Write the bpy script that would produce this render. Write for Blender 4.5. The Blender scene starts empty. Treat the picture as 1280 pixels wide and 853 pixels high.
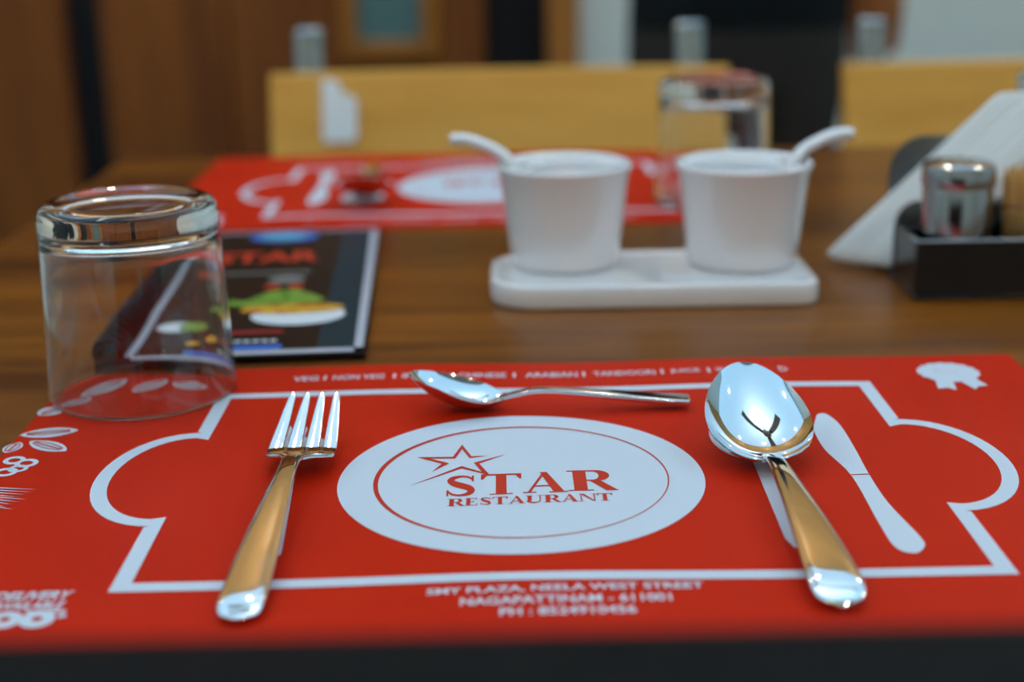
import bpy, bmesh, math, random
from mathutils import Vector, Matrix, geometry

random.seed(7)
R = math.radians
T = 0.75                       # table-top height above the floor
scene = bpy.context.scene
C = scene.collection

# ------------------------------------------------------------------ camera
FPX, PITCH, ROLL, HC = 1824.2, 0.293268, -0.0181315, 0.20036
cd = bpy.data.cameras.new('camera')
cam = bpy.data.objects.new('camera', cd)
C.objects.link(cam)
fw = Vector((0, math.cos(PITCH), -math.sin(PITCH)))
up0 = Vector((0, math.sin(PITCH), math.cos(PITCH)))
rt0 = Vector((1, 0, 0))
rt = rt0 * math.cos(ROLL) + up0 * math.sin(ROLL)
up = up0 * math.cos(ROLL) - rt0 * math.sin(ROLL)
m = Matrix((rt, up, -fw)).transposed().to_4x4()
m.translation = (0, 0, T + HC)
cam.matrix_world = m
cd.sensor_width = 36
cd.lens = 36 * FPX / 1280
cd.clip_start = 0.01
cd.dof.use_dof = True
cd.dof.focus_distance = 0.53
cd.dof.aperture_fstop = 5.0
scene.camera = cam

# ------------------------------------------------------------------ world, exposure
w = bpy.data.worlds.new('world')
scene.world = w
w.use_nodes = True
w.node_tree.nodes['Background'].inputs[0].default_value = (0.62, 0.78, 1.0, 1)
w.node_tree.nodes['Background'].inputs[1].default_value = 0.25
scene.view_settings.view_transform = 'Standard'
scene.view_settings.look = 'None'
scene.view_settings.gamma = 1
scene.view_settings.exposure = 0.5
scene.view_settings.use_curve_mapping = False
FILL_UPLIGHT = 9.0                 # watts of the upward fill lamp added on the fan motor
SPOT, SPOT_COL = 150.0, (1.0, 0.86, 0.66)   # radiance of the recessed downlights, added fill rows included
CEIL_FILL = 0.70                    # radiance of the glowing ceiling panel added as fill
CEIL_FILL_COL = (0.34, 0.74, 1.12)

# ------------------------------------------------------------------ materials
MATS = {}
def pmat(name, col, rough=0.5, metal=0.0, trans=0.0, ior=1.45, coat=0.0, emis=None, es=0.0, spec=0.5, sss=0.0):
    if name in MATS: return MATS[name]
    mt = bpy.data.materials.new(name); mt.use_nodes = True
    b = mt.node_tree.nodes['Principled BSDF']
    b.inputs['Base Color'].default_value = (*col, 1)
    b.inputs['Roughness'].default_value = rough
    b.inputs['Metallic'].default_value = metal
    b.inputs['Transmission Weight'].default_value = trans
    b.inputs['IOR'].default_value = ior
    b.inputs['Coat Weight'].default_value = coat
    b.inputs['Specular IOR Level'].default_value = spec
    if emis:
        b.inputs['Emission Color'].default_value = (*emis, 1)
        b.inputs['Emission Strength'].default_value = es
    MATS[name] = mt
    return mt
def noise_col(mt, c1, c2, scale=(1, 1, 1), nscale=5, detail=6, lo=0.35, hi=0.65, bump=0.0, dist=0.0):
    nt = mt.node_tree; N = nt.nodes; L = nt.links
    b = N['Principled BSDF']
    tc = N.new('ShaderNodeTexCoord'); mp = N.new('ShaderNodeMapping')
    mp.inputs['Scale'].default_value = scale
    L.new(tc.outputs['Object'], mp.inputs[0])
    no = N.new('ShaderNodeTexNoise')
    no.inputs['Scale'].default_value = nscale; no.inputs['Detail'].default_value = detail
    no.inputs['Distortion'].default_value = dist
    L.new(mp.outputs[0], no.inputs['Vector'])
    cr = N.new('ShaderNodeValToRGB')
    cr.color_ramp.elements[0].position = lo; cr.color_ramp.elements[0].color = (*c1, 1)
    cr.color_ramp.elements[1].position = hi; cr.color_ramp.elements[1].color = (*c2, 1)
    L.new(no.outputs[0], cr.inputs[0]); L.new(cr.outputs[0], b.inputs['Base Color'])
    if bump:
        bp = N.new('ShaderNodeBump'); bp.inputs['Strength'].default_value = bump
        bp.inputs['Distance'].default_value = 0.002
        L.new(no.outputs[0], bp.inputs['Height']); L.new(bp.outputs[0], b.inputs['Normal'])
    return mt

M_red = noise_col(pmat('mat_red_paper', (0.60, 0.022, 0.006), 0.45, spec=0.07), (0.54, 0.015, 0.002), (0.59, 0.019, 0.003), nscale=9, bump=0.02)
M_white = pmat('print_white', (0.60, 0.66, 0.74), 0.42, spec=0.2)
M_redink = pmat('print_red_ink', (0.56, 0.026, 0.008), 0.42, spec=0.25)
M_pink = pmat('print_faint_pink', (0.62, 0.50, 0.62), 0.42, spec=0.25)
M_table = noise_col(pmat('table_wood', (0.2, 0.08, 0.02), 0.3, spec=0.3), (0.072, 0.018, 0.002), (0.245, 0.073, 0.006), (1.0, 9.0, 9.0), 3.2, 8, 0.32, 0.68, dist=0.6)
M_chairwood = noise_col(pmat('chair_wood', (0.5, 0.27, 0.07), 0.33, spec=0.4), (0.80, 0.37, 0.060), (0.95, 0.50, 0.105), (1.2, 6, 6), 4.0, 7, 0.3, 0.7)
M_wallwood = noise_col(pmat('wall_wood', (0.07, 0.03, 0.012), 0.6, spec=0.2), (0.155, 0.048, 0.013), (0.27, 0.090, 0.018), (5, 5, .7), 2.5, 6, 0.3, 0.7)
M_lightwood = noise_col(pmat('light_wood', (0.62, 0.34, 0.1), 0.45), (0.52, 0.235, 0.048), (0.62, 0.31, 0.070), (.6, 5, 5), 3, 6, 0.3, 0.7)
M_binding = pmat('binding_black', (0.006, 0.006, 0.007), 0.55, spec=0.15)
M_ochre = pmat('ochre_wood', (0.34, 0.13, 0.012), 0.5)
M_post = pmat('tan_post', (0.42, 0.17, 0.03), 0.5)
M_blackpanel = pmat('black_panel', (0.012, 0.013, 0.016), 0.5, spec=0.2)
M_tealglass = pmat('teal_glass', (0.10, 0.21, 0.22), 0.15)
M_wallwhite = noise_col(pmat('wall_white', (0.7, 0.75, 0.78), 0.7), (0.68, 0.78, 0.77), (0.72, 0.82, 0.81), nscale=3)
M_ceil = pmat('ceiling_white', (0.80, 0.84, 0.88), 0.8)
M_floor = noise_col(pmat('floor_dark', (0.05, 0.03, 0.02), 0.45), (0.035, 0.02, 0.012), (0.06, 0.034, 0.02), nscale=4)
M_ceil_fill = pmat('ceiling_fill_glow', (0.9, 0.9, 0.9), 0.6, emis=CEIL_FILL_COL, es=CEIL_FILL)
M_downl = pmat('downlight', (1, 1, 1), 0.5, emis=SPOT_COL, es=SPOT)
M_steel = pmat('polished_steel', (0.72, 0.715, 0.71), 0.055, 1.0)
M_chrome = pmat('chrome', (0.42, 0.42, 0.43), 0.12, 1.0)
M_satin = pmat('satin_steel', (0.42, 0.43, 0.42), 0.2, 1.0)
M_darksteel = pmat('dark_steel', (0.30, 0.305, 0.30), 0.3, 1.0)
M_glass = pmat('clear_glass', (0.98, 1.0, 0.995), 0.0, trans=1.0, ior=1.47)
M_ceramic = pmat('white_ceramic', (0.86, 0.84, 0.85), 0.10, spec=0.6, coat=0.6)
M_blackpl = pmat('black_plastic', (0.010, 0.011, 0.012), 0.12)
M_blackleather = noise_col(pmat('black_leather', (0.012, 0.012, 0.013), 0.6, spec=0.08), (0.003, 0.004, 0.005), (0.005, 0.006, 0.007), nscale=60, bump=0.15)
M_paper = pmat('napkin_paper', (0.92, 0.94, 0.94), 0.85, spec=0.1)
M_pick = pmat('toothpick_wood', (0.72, 0.42, 0.14), 0.6)
M_skin = pmat('skin', (0.46, 0.15, 0.045), 0.5, spec=0.3)
M_shirt = pmat('shirt_black', (0.010, 0.012, 0.013), 0.85, spec=0.1)
M_trous = pmat('trousers_dark', (0.042, 0.036, 0.031), 0.85, spec=0.1)
M_hair = pmat('hair_black', (0.012, 0.010, 0.009), 0.5)
M_shoe = pmat('shoe_black', (0.012, 0.012, 0.012), 0.35)
M_eye = pmat('eye_white', (0.8, 0.8, 0.78), 0.2)
M_fan = pmat('fan_cream', (0.72, 0.60, 0.46), 0.4)
M_fandark = pmat('fan_dark', (0.05, 0.05, 0.06), 0.4)
M_mblack = noise_col(pmat('menu_black', (0.02, 0.014, 0.011), 0.35, spec=0.12), (0.008, 0.006, 0.005), (0.013, 0.009, 0.007), nscale=14)
M_mteal = pmat('menu_teal', (0.006, 0.030, 0.042), 0.35, spec=0.12)
M_mborder = pmat('menu_silver', (0.46, 0.46, 0.52), 0.35)
M_mred = pmat('menu_red', (0.65, 0.04, 0.015), 0.3)
M_mdred = pmat('menu_dark_red', (0.30, 0.012, 0.02), 0.3)
M_mblue = pmat('menu_blue', (0.03, 0.16, 0.60), 0.3)
M_mcyan = pmat('menu_cyan', (0.10, 0.45, 0.62), 0.3)
M_mgreen = noise_col(pmat('menu_green', (0.12, 0.28, 0.03), 0.3), (0.06, 0.17, 0.015), (0.25, 0.42, 0.06), nscale=160)
M_mfood = noise_col(pmat('menu_food', (0.6, 0.25, 0.02), 0.3), (0.45, 0.07, 0.01), (0.75, 0.45, 0.04), nscale=140)
M_mwhite = pmat('menu_white', (0.72, 0.75, 0.78), 0.3)
M_mgrey = pmat('menu_grey', (0.17, 0.19, 0.18), 0.3)
M_myellow = pmat('menu_yellow', (0.8, 0.35, 0.02), 0.3)

# ------------------------------------------------------------------ mesh helpers
def mobj(name, verts, faces, mt, parent=None, smooth=False, loc=None, rot=None):
    me = bpy.data.meshes.new(name)
    me.from_pydata([tuple(v) for v in verts], [], faces)
    bm = bmesh.new(); bm.from_mesh(me)
    bmesh.ops.recalc_face_normals(bm, faces=bm.faces)
    bm.to_mesh(me); bm.free()
    return link(name, me, mt, parent, smooth, loc, rot)
def link(name, me, mt, parent=None, smooth=False, loc=None, rot=None):
    if mt: me.materials.append(mt)
    if smooth:
        me.shade_smooth()
        if smooth is not True:
            bm = bmesh.new(); bm.from_mesh(me)
            for e in bm.edges:
                if len(e.link_faces) == 2 and e.calc_face_angle(0) > R(smooth): e.smooth = False
            bm.to_mesh(me); bm.free()
    o = bpy.data.objects.new(name, me); C.objects.link(o)
    if parent: o.parent = parent
    if loc: o.location = loc
    if rot: o.rotation_euler = rot
    return o
def tag(o, label=None, cat=None, group=None, kind=None):
    if label: o['label'] = label
    if cat: o['category'] = cat
    if group: o['group'] = group
    if kind: o['kind'] = kind
    return o
def empty(name, loc=(0, 0, 0), rz=0):
    o = bpy.data.objects.new(name, None); C.objects.link(o)
    o.empty_display_size = 0.02
    o.location = loc; o.rotation_euler = (0, 0, rz)
    return o
def copy_tree(o, parent=None):
    kids = list(o.children)
    c = o.copy(); C.objects.link(c)
    if parent: c.parent = parent
    for k in kids: copy_tree(k, c)
    return c
def boxvf(x0, x1, y0, y1, z0, z1):
    v = [(x, y, z) for z in (z0, z1) for y in (y0, y1) for x in (x0, x1)]
    f = [(0, 2, 3, 1), (4, 5, 7, 6), (0, 1, 5, 4), (2, 6, 7, 3), (0, 4, 6, 2), (1, 3, 7, 5)]
    return v, f
def box(name, x0, x1, y0, y1, z0, z1, mt, parent=None, bevel=0.0, seg=2):
    v, f = boxvf(x0, x1, y0, y1, z0, z1)
    me = bpy.data.meshes.new(name)
    bm = bmesh.new()
    bv = [bm.verts.new(p) for p in v]
    for q in f: bm.faces.new([bv[i] for i in q])
    if bevel: bmesh.ops.bevel(bm, geom=bm.edges[:], offset=bevel, segments=seg, affect='EDGES', profile=0.5)
    bmesh.ops.recalc_face_normals(bm, faces=bm.faces)
    bm.to_mesh(me); bm.free()
    return link(name, me, mt, parent, 40 if bevel else False)
def lathe(name, prof, mt, parent=None, n=48, smooth=35, loc=None, closed=False):
    """prof: list of (r, z); points with r == 0 become a pole."""
    V = []; F = []; idx = []
    for r, z in prof:
        if r < 1e-7:
            idx.append([len(V)] * n); V.append((0, 0, z))
        else:
            idx.append(list(range(len(V), len(V) + n)))
            V += [(r * math.cos(2 * math.pi * k / n), r * math.sin(2 * math.pi * k / n), z) for k in range(n)]
    pairs = list(zip(idx[:-1], idx[1:]))
    if closed: pairs.append((idx[-1], idx[0]))
    for a, b in pairs:
        for k in range(n):
            k2 = (k + 1) % n
            q = []
            for i in (a[k], a[k2], b[k2], b[k]):
                if i not in q: q.append(i)
            if len(q) > 2: F.append(q)
    return mobj(name, V, F, mt, parent, smooth, loc)
def rings_loft(rings, cap=True):
    V = []; F = []; n = len(rings[0])
    for r in rings: V += list(r)
    for i in range(len(rings) - 1):
        for k in range(n):
            k2 = (k + 1) % n
            F.append((i * n + k, i * n + k2, (i + 1) * n + k2, (i + 1) * n + k))
    if cap:
        F.append(tuple(range(n))[::-1]); F.append(tuple(range((len(rings) - 1) * n, len(rings) * n)))
    return V, F
def cat(ctrl, n):
    """Catmull-Rom through tuples, n samples per span"""
    out = []
    P = [ctrl[0]] + list(ctrl) + [ctrl[-1]]
    for i in range(1, len(P) - 2):
        for k in range(n):
            t = k / n
            out.append(tuple(0.5 * ((2 * b) + (c - a) * t + (2 * a - 5 * b + 4 * c - d) * t * t + (3 * b - a - 3 * c + d) * t ** 3)
                             for a, b, c, d in zip(P[i - 1], P[i], P[i + 1], P[i + 2])))
    out.append(tuple(ctrl[-1]))
    return out
def sweep_yz(ctrl, per=6, nring=20, power=3.2, xfun=None):
    """bar running along y: ctrl of (y, z_top, half_width, thickness[, x]); superellipse section hanging below z_top"""
    S = cat([tuple(c) if len(c) == 5 else tuple(c) + (0.0,) for c in ctrl], per)
    rings = []
    for i, (y, z, hw, th, x) in enumerate(S):
        a = S[max(i - 1, 0)]; b = S[min(i + 1, len(S) - 1)]
        t = Vector((0, b[0] - a[0], b[1] - a[1])).normalized()
        nrm = Vector((0, -t.z, t.y))
        if nrm.z < 0: nrm = -nrm
        hw = max(hw, 2e-4)
        c = Vector((x, y, z)) - nrm * th / 2
        ring = []
        for k in range(nring):
            an = 2 * math.pi * k / nring
            ca, sa = math.cos(an), math.sin(an)
            px = math.copysign(abs(ca) ** (2 / power), ca) * hw
            pz = math.copysign(abs(sa) ** (2 / power), sa) * th / 2
            ring.append(c + Vector((px, 0, 0)) + nrm * pz)
        rings.append(ring)
    return rings_loft(rings)
def tube(name, pts, r, mt, parent=None, n=10, smooth=True):
    """round bar through points; r number or list"""
    pts = [Vector(p) for p in pts]
    rr = r if isinstance(r, (list, tuple)) else [r] * len(pts)
    rings = []; ref = None
    for i, p in enumerate(pts):
        t = (pts[min(i + 1, len(pts) - 1)] - pts[max(i - 1, 0)]).normalized()
        if ref is None:
            ref = t.orthogonal().normalized()
        ref = (ref - t * ref.dot(t)).normalized()
        b = t.cross(ref)
        rings.append([p + (ref * math.cos(2 * math.pi * k / n) + b * math.sin(2 * math.pi * k / n)) * rr[i] for k in range(n)])
    V, F = rings_loft(rings)
    return mobj(name, V, F, mt, parent, 50 if smooth else False)

# ------------------------------------------------------------------ room shell
def st(o): o['kind'] = 'structure'; return o
XL, XR, YS, YN, ZC = -2.3, 3.2, -2.6, 3.72, 2.75
st(box('floor', XL - .2, XR + .2, YS - .2, YN + .2, -0.08, 0, M_floor))
st(box('ceiling', XL - .2, XR + .2, YS - .2, YN + .2, ZC, ZC + .1, M_ceil))
st(box('wall_left', XL - .12, XL, YS, YN, 0, ZC, M_wallwhite))
st(box('wall_right', XR, XR + .12, YS, YN, 0, ZC, M_wallwhite))
st(box('wall_front', XL, XR, YS - .12, YS, 0, ZC, M_wallwhite))
wb = st(box('wall_back', XL, XR, YN + .04, YN + .16, 0, ZC, M_blackpanel))
def panel(x0, x1, mt, dz=0.0, name='wood_panel', z0=0, z1=ZC):
    return box(name, x0, x1, YN - dz, YN + .05, z0, z1, mt, wb, 0.003, 1)
# wood panels with the black recess between them, window opening, post, white plaster
for a, b in ((XL, -1.70), (-1.695, -1.105), (-1.012, -0.70), (-0.695, -0.413)): panel(a, b, M_wallwood)
panel(-0.413, -0.164, M_wallwood, z1=T - .172)
panel(-0.413, -0.164, M_wallwood, z0=T + .95)
panel(-0.164, -0.056, M_wallwood)
panel(0.104, 0.178, M_post, 0.05, 'wood_post')
panel(0.178, XR, M_wallwhite, 0.0, 'plaster_panel')
win = st(empty('window_1', (-0.2885, YN, T - .172)))
box('pane', -.085, .085, -.0, .02, .04, 1.08, M_tealglass, win)
for x0, x1, z0, z1 in ((-.1245, -.083, 0, 1.122), (.077, .1245, 0, 1.122), (-.083, .077, 0, .04), (-.083, .077, 1.08, 1.122)):
    box('window_frame', x0, x1, -.03, .03, z0, z1, M_ochre, win, .004, 1)
bh = st(box('trim_1', XL, XR, 2.75, 2.87, 1.75, ZC - .05, M_lightwood, None, 0.004, 1))   # wooden bulkhead under the ceiling

# big glowing panel added as soft fill, standing in for a bright ceiling
lc = empty('ceiling_fill_glow', (0.45, 1.65, ZC))
tag(lc, 'wide pale blue glowing panel added as fill light above the dining table', 'light')
box('fill_panel', -2.7, 2.7, -2.0, 2.0, -.012, -.006, M_ceil_fill, lc)
box('frame', -2.73, 2.73, -2.03, 2.03, -.005, 0, M_ceil, lc)
DL = [(x, -1.5) for x in (-1.6, -.3, 1.0, 2.3)] + [(x, -.95) for x in (-1.6, -.7, .3, 1.3, 2.2)] + [(-1.8, 1.0), (2.0, 1.0)] + [(x, 2.4) for x in (-1.4, -.5, .4, 1.3)] + [(x, 3.25) for x in (-2.0, -1.5, -1.0, -.5, 0.0, .5, 1.0, 1.5, 2.0)]  # front, bulkhead and back-wall rows added to brighten chairs and walls
for i, (x, y) in enumerate(DL):
    d = empty('downlight', (x, y, ZC - .013))
    tag(d, 'small round recessed ceiling downlight, in rows extended for added fill', 'light', 'recessed ceiling downlights')
    lathe('trim_ring', [(.045, 0), (.055, -.002), (.055, -.008), (.040, -.008), (.040, 0)], M_ceil, d, 24)
    lathe('lens', [(0, -.006), (.0395, -.006), (.0395, -.001), (0, -.001)], M_downl, d, 24)

# ceiling fan (seen mirrored in the spoon)
fan = empty('ceiling_fan', (0.10, 1.30, ZC - .013))
tag(fan, 'cream three-bladed ceiling fan hanging below the added glowing ceiling panel', 'fan')
lathe('canopy', [(0, 0), (.06, 0), (.055, -.04), (.02, -.06), (0, -.06)], M_fan, fan, 24)
tube('down_rod', [(0, 0, -.05), (0, 0, -.70)], .012, M_fandark, fan)
lathe('motor', [(0, -.68), (.09, -.68), (.105, -.70), (.10, -.745), (.07, -.77), (0, -.775)], M_fan, fan, 32)
for k in range(3):
    an = R(90 + 120 * k)
    v, f = boxvf(.10, .66, -.065, .065, -.732, -.726)
    v = [(x, y * (0.75 + .35 * (x - .1) / .52), z + y * .18) for x, y, z in v]
    b = mobj('blade', v, f, M_fan, fan); b.rotation_euler = (0, 0, an)
    v, f = boxvf(.08, .2, -.02, .02, -.738, -.732)
    b2 = mobj('blade_bracket', v, f, M_fandark, b)

ul = bpy.data.lights.new('added_uplight', 'AREA'); ul.shape = 'DISK'; ul.size = .19; ul.energy = FILL_UPLIGHT; ul.color = (.72, .90, 1.0)  # added lamp facing up, brightens the ceiling around the fan hub
ulo = bpy.data.objects.new('added_uplight', ul); C.objects.link(ulo); ulo.parent = fan
ulo.location = (0, 0, -.675); ulo.rotation_euler = (math.pi, 0, 0)

# ------------------------------------------------------------------ dining table
TX0, TX1, TY0, TY1 = -0.321, 0.88, 0.305, 1.207
tb = empty('dining_table', ((TX0 + TX1) / 2, (TY0 + TY1) / 2, 0))
tag(tb, 'brown wooden dining table under the red placemats', 'table')
hx, hy = (TX1 - TX0) / 2, (TY1 - TY0) / 2
box('tabletop', -hx, hx, -hy, hy, T - .032, T, M_table, tb, .002)
for sx in (-1, 1):
    for sy in (-1, 1):
        box('leg', *sorted((sx * (hx - .04), sx * (hx - .10))), *sorted((sy * (hy - .04), sy * (hy - .10))), 0, T - .0325, M_table, tb, .003)
for sy in (-1, 1): box('apron', -hx + .101, hx - .101, *sorted((sy * (hy - .05), sy * (hy - .075))), T - .11, T - .0325, M_table, tb, .002)

# ------------------------------------------------------------------ far chairs
def make_chair():
    c = empty('dining_chair')
    # sits facing -y; back panel at +y, leaning a little
    box('seat', -.21, .21, -.22, .19, .43, .46, M_chairwood, c, .008)
    # slightly curved back panel
    V = []; F = []; nx = 12
    for i in range(nx + 1):
        x = -.21 + .42 * i / nx
        yy = .012 * (1 - (x / .21) ** 2)
        for (dy, z) in ((0, .56), (.018, .56), (.018 + .060, .801), (.060, .801)):
            V.append((x, .175 + yy + dy, z))
    for i in range(nx):
        for k in range(4):
            F.append((i * 4 + k, i * 4 + (k + 1) % 4, (i + 1) * 4 + (k + 1) % 4, (i + 1) * 4 + k))
    F += [(0, 3, 2, 1), tuple(nx * 4 + k for k in range(4))]
    mobj('back_panel', V, F, M_chairwood, c, 40)
    for s in (-1, 1):
        x = s * .178
        u = tube('upright', [(x, .195, 0), (x, .195, .45), (x, .222, .6), (x, .273, .808), (x, .2795, .834)], .0135, M_satin, c, 16)
        lathe('cap', [(.0135, 0), (.0145, .001), (.0145, .004), (.012, .007), (0, .008)], M_satin, u, 20, loc=(x, .2795, .833))
        tube('leg', [(x, -.19, 0), (x, -.19, .43)], .0125, M_satin, c, 14)
        tube('side_rail', [(x, -.19, .41), (x, .195, .41)], .009, M_satin, c, 10)
    tube('cross_rail', [(-.178, .195, .30), (.178, .195, .30)], .009, M_satin, c, 10)
    return c
ch1 = make_chair(); ch1.location = (-0.007, 1.112, 0)
tag(ch1, 'honey-wood chair with a white tag on its back panel', 'chair', 'far-side dining chairs')
ch2 = copy_tree(ch1); ch2.location = (0.519, 1.112, 0)
tag(ch2, 'honey-wood chair behind the napkin holder, across the table', 'chair', 'far-side dining chairs')
# white paper tag stuck on the near face of the chair back: a tall strip and a shorter one over it
tg = empty('paper_tag', (-0.154, 1.3402, T + .008))
tg.rotation_euler = (R(-14), 0, 0)
tag(tg, 'white paper tag with stepped top stuck on the wooden chair back', 'tag')
def prism_xz(name, pts, y0, y1, mt, parent, smooth=False):
    n = len(pts)
    V = [(x, y0, z) for x, z in pts] + [(x, y1, z) for x, z in pts]
    F = [tuple(range(n)), tuple(range(n, 2 * n))[::-1]] + [(i, (i + 1) % n, n + (i + 1) % n, n + i) for i in range(n)]
    return mobj(name, V, F, mt, parent, smooth)
prism_xz('tall_strip', [(-.016, -.018), (.004, -.018), (.004, .024), (.0, .036), (-.006, .040), (-.016, .040)], -.0012, 0, M_paper, tg)
prism_xz('short_strip', [(-.008, -.018), (.012, -.018), (.016, -.013), (.016, .020), (.010, .026), (-.008, .026)], -.0024, -.0012, M_paper, tg)

# ------------------------------------------------------------------ near chair (dark, its back just inside the lower edge of the frame)
nc = empty('side_chair', (0.02, 0.42, 0))
tag(nc, 'black leather chair drawn up at the near side of the table', 'chair')
box('seat', -.22, .22, -.19, .20, .40, .47, M_blackleather, nc, .02, 3)
box('backrest', -.235, .235, -.235, -.195, .48, T + .0840, M_blackleather, nc, .009, 3)
for sx in (-1, 1):
    for yy in (-.16, .16):
        tube('leg', [(sx * .19, yy, 0), (sx * .18, yy, .41)], .013, M_satin, nc, 12)
    tube('back_post', [(sx * .17, -.17, .42), (sx * .17, -.215, .52)], .011, M_satin, nc, 12)

# ------------------------------------------------------------------ placemats
VT, VB, HU = 0.1367, -0.1430, 0.21
GX = 0.0075
def hgt(u, v):
    h = .0016 * math.exp(-((u + .012) / .055) ** 2) * math.exp(-((v + .095) / .030) ** 2)
    h += .00045 * (1 + math.sin(u * 41 + 1.1) * math.cos(v * 23 + .4)) * min(1, max(0, (.21 - abs(u)) / .05))
    return h
def grid_cut(bm, g=GX):
    if not bm.verts: return
    xs = [q.co.x for q in bm.verts]; ys = [q.co.y for q in bm.verts]
    for ax, lo, hi in ((0, min(xs), max(xs)), (1, min(ys), max(ys))):
        for k in range(math.ceil(lo / g), math.floor(hi / g) + 1):
            co = [0, 0, 0]; co[ax] = k * g; no = [0, 0, 0]; no[ax] = 1
            bmesh.ops.bisect_plane(bm, geom=bm.verts[:] + bm.edges[:] + bm.faces[:], dist=1e-6, plane_co=co, plane_no=no)
def flat_bm(polys):
    """polys: each a list of loops [outer, hole, ...] of (u, v)"""
    bm = bmesh.new()
    for loops in polys:
        L3 = [[Vector((p[0], p[1], 0)) for p in l] for l in loops]
        tri = geometry.tessellate_polygon(L3)
        flat = [p for l in L3 for p in l]
        bv = [bm.verts.new(p) for p in flat]
        for t in tri:
            try: bm.faces.new([bv[i] for i in t])
            except ValueError: pass
    return bm
def finish_print(name, bm, off, mt, parent, base=None):
    base = base or hgt
    grid_cut(bm)
    for q in bm.verts: q.co.z = base(q.co.x, q.co.y) + off
    for f in bm.faces:
        f.normal_update()
        if f.normal.z < 0: f.normal_flip()
    me = bpy.data.meshes.new(name); bm.to_mesh(me); bm.free()
    return link(name, me, mt, parent, True)
def pr_poly(name, polys, off, mt, parent, base=None):
    return finish_print(name, flat_bm(polys), off, mt, parent, base)
def text_bm(txt, u0, u1, v0, v1, bold=0.0, shear=0.0, rot=0.0):
    cu = bpy.data.curves.new('lettering', 'FONT'); cu.body = txt; cu.size = 1; cu.resolution_u = 3
    cu.offset = bold; cu.shear = shear; cu.fill_mode = 'FRONT'
    o = bpy.data.objects.new('lettering', cu); C.objects.link(o)
    dg = bpy.context.evaluated_depsgraph_get()
    me = bpy.data.meshes.new_from_object(o.evaluated_get(dg))
    bpy.data.objects.remove(o); bpy.data.curves.remove(cu)
    bm = bmesh.new(); bm.from_mesh(me); bpy.data.meshes.remove(me)
    xs = [q.co.x for q in bm.verts]; ys = [q.co.y for q in bm.verts]
    a, b, c, d = min(xs), max(xs), min(ys), max(ys)
    if txt == '|': a, b = a - .02, b + .02
    for q in bm.verts:
        x = u0 + (q.co.x - a) / (b - a) * (u1 - u0); y = v0 + (q.co.y - c) / (d - c) * (v1 - v0)
        q.co = (x, y + rot * (x - u0), 0)
    return bm
def join_bm(lst):
    out = bmesh.new()
    for b in lst:
        me = bpy.data.meshes.new('tmp'); b.to_mesh(me); b.free(); out.from_mesh(me); bpy.data.meshes.remove(me)
    return out
def ell(cx, cy, rx, ry, n=32, a0=0, rot=0):
    o = []
    for k in range(n):
        t = a0 + 2 * math.pi * k / n
        x, y = rx * math.cos(t), ry * math.sin(t)
        o.append((cx + x * math.cos(rot) - y * math.sin(rot), cy + x * math.sin(rot) + y * math.cos(rot)))
    return o
def stroke(pts, wd, closed=False):
    """polygon(s) of a line with width (number or per-point list)"""
    n = len(pts); ws = wd if isinstance(wd, (list, tuple)) else [wd] * n
    Lf, Rt = [], []
    for i, p in enumerate(pts):
        p = Vector(p)
        a = Vector(pts[(i - 1) % n] if closed or i else pts[i]); b = Vector(pts[(i + 1) % n] if closed or i < n - 1 else pts[i])
        d1 = (p - a); d2 = (b - p)
        if d1.length < 1e-9: d1 = d2
        if d2.length < 1e-9: d2 = d1
        d1.normalize(); d2.normalize()
        n1 = Vector((-d1.y, d1.x)); n2 = Vector((-d2.y, d2.x))
        mm = n1 + n2
        mm = mm / max(mm.dot(n1), .35)
        Lf.append(tuple(p + mm * ws[i] / 2)); Rt.append(tuple(p - mm * ws[i] / 2))
    if closed: return [Lf, Rt] if True else None
    return [Lf + Rt[::-1]]

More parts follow.
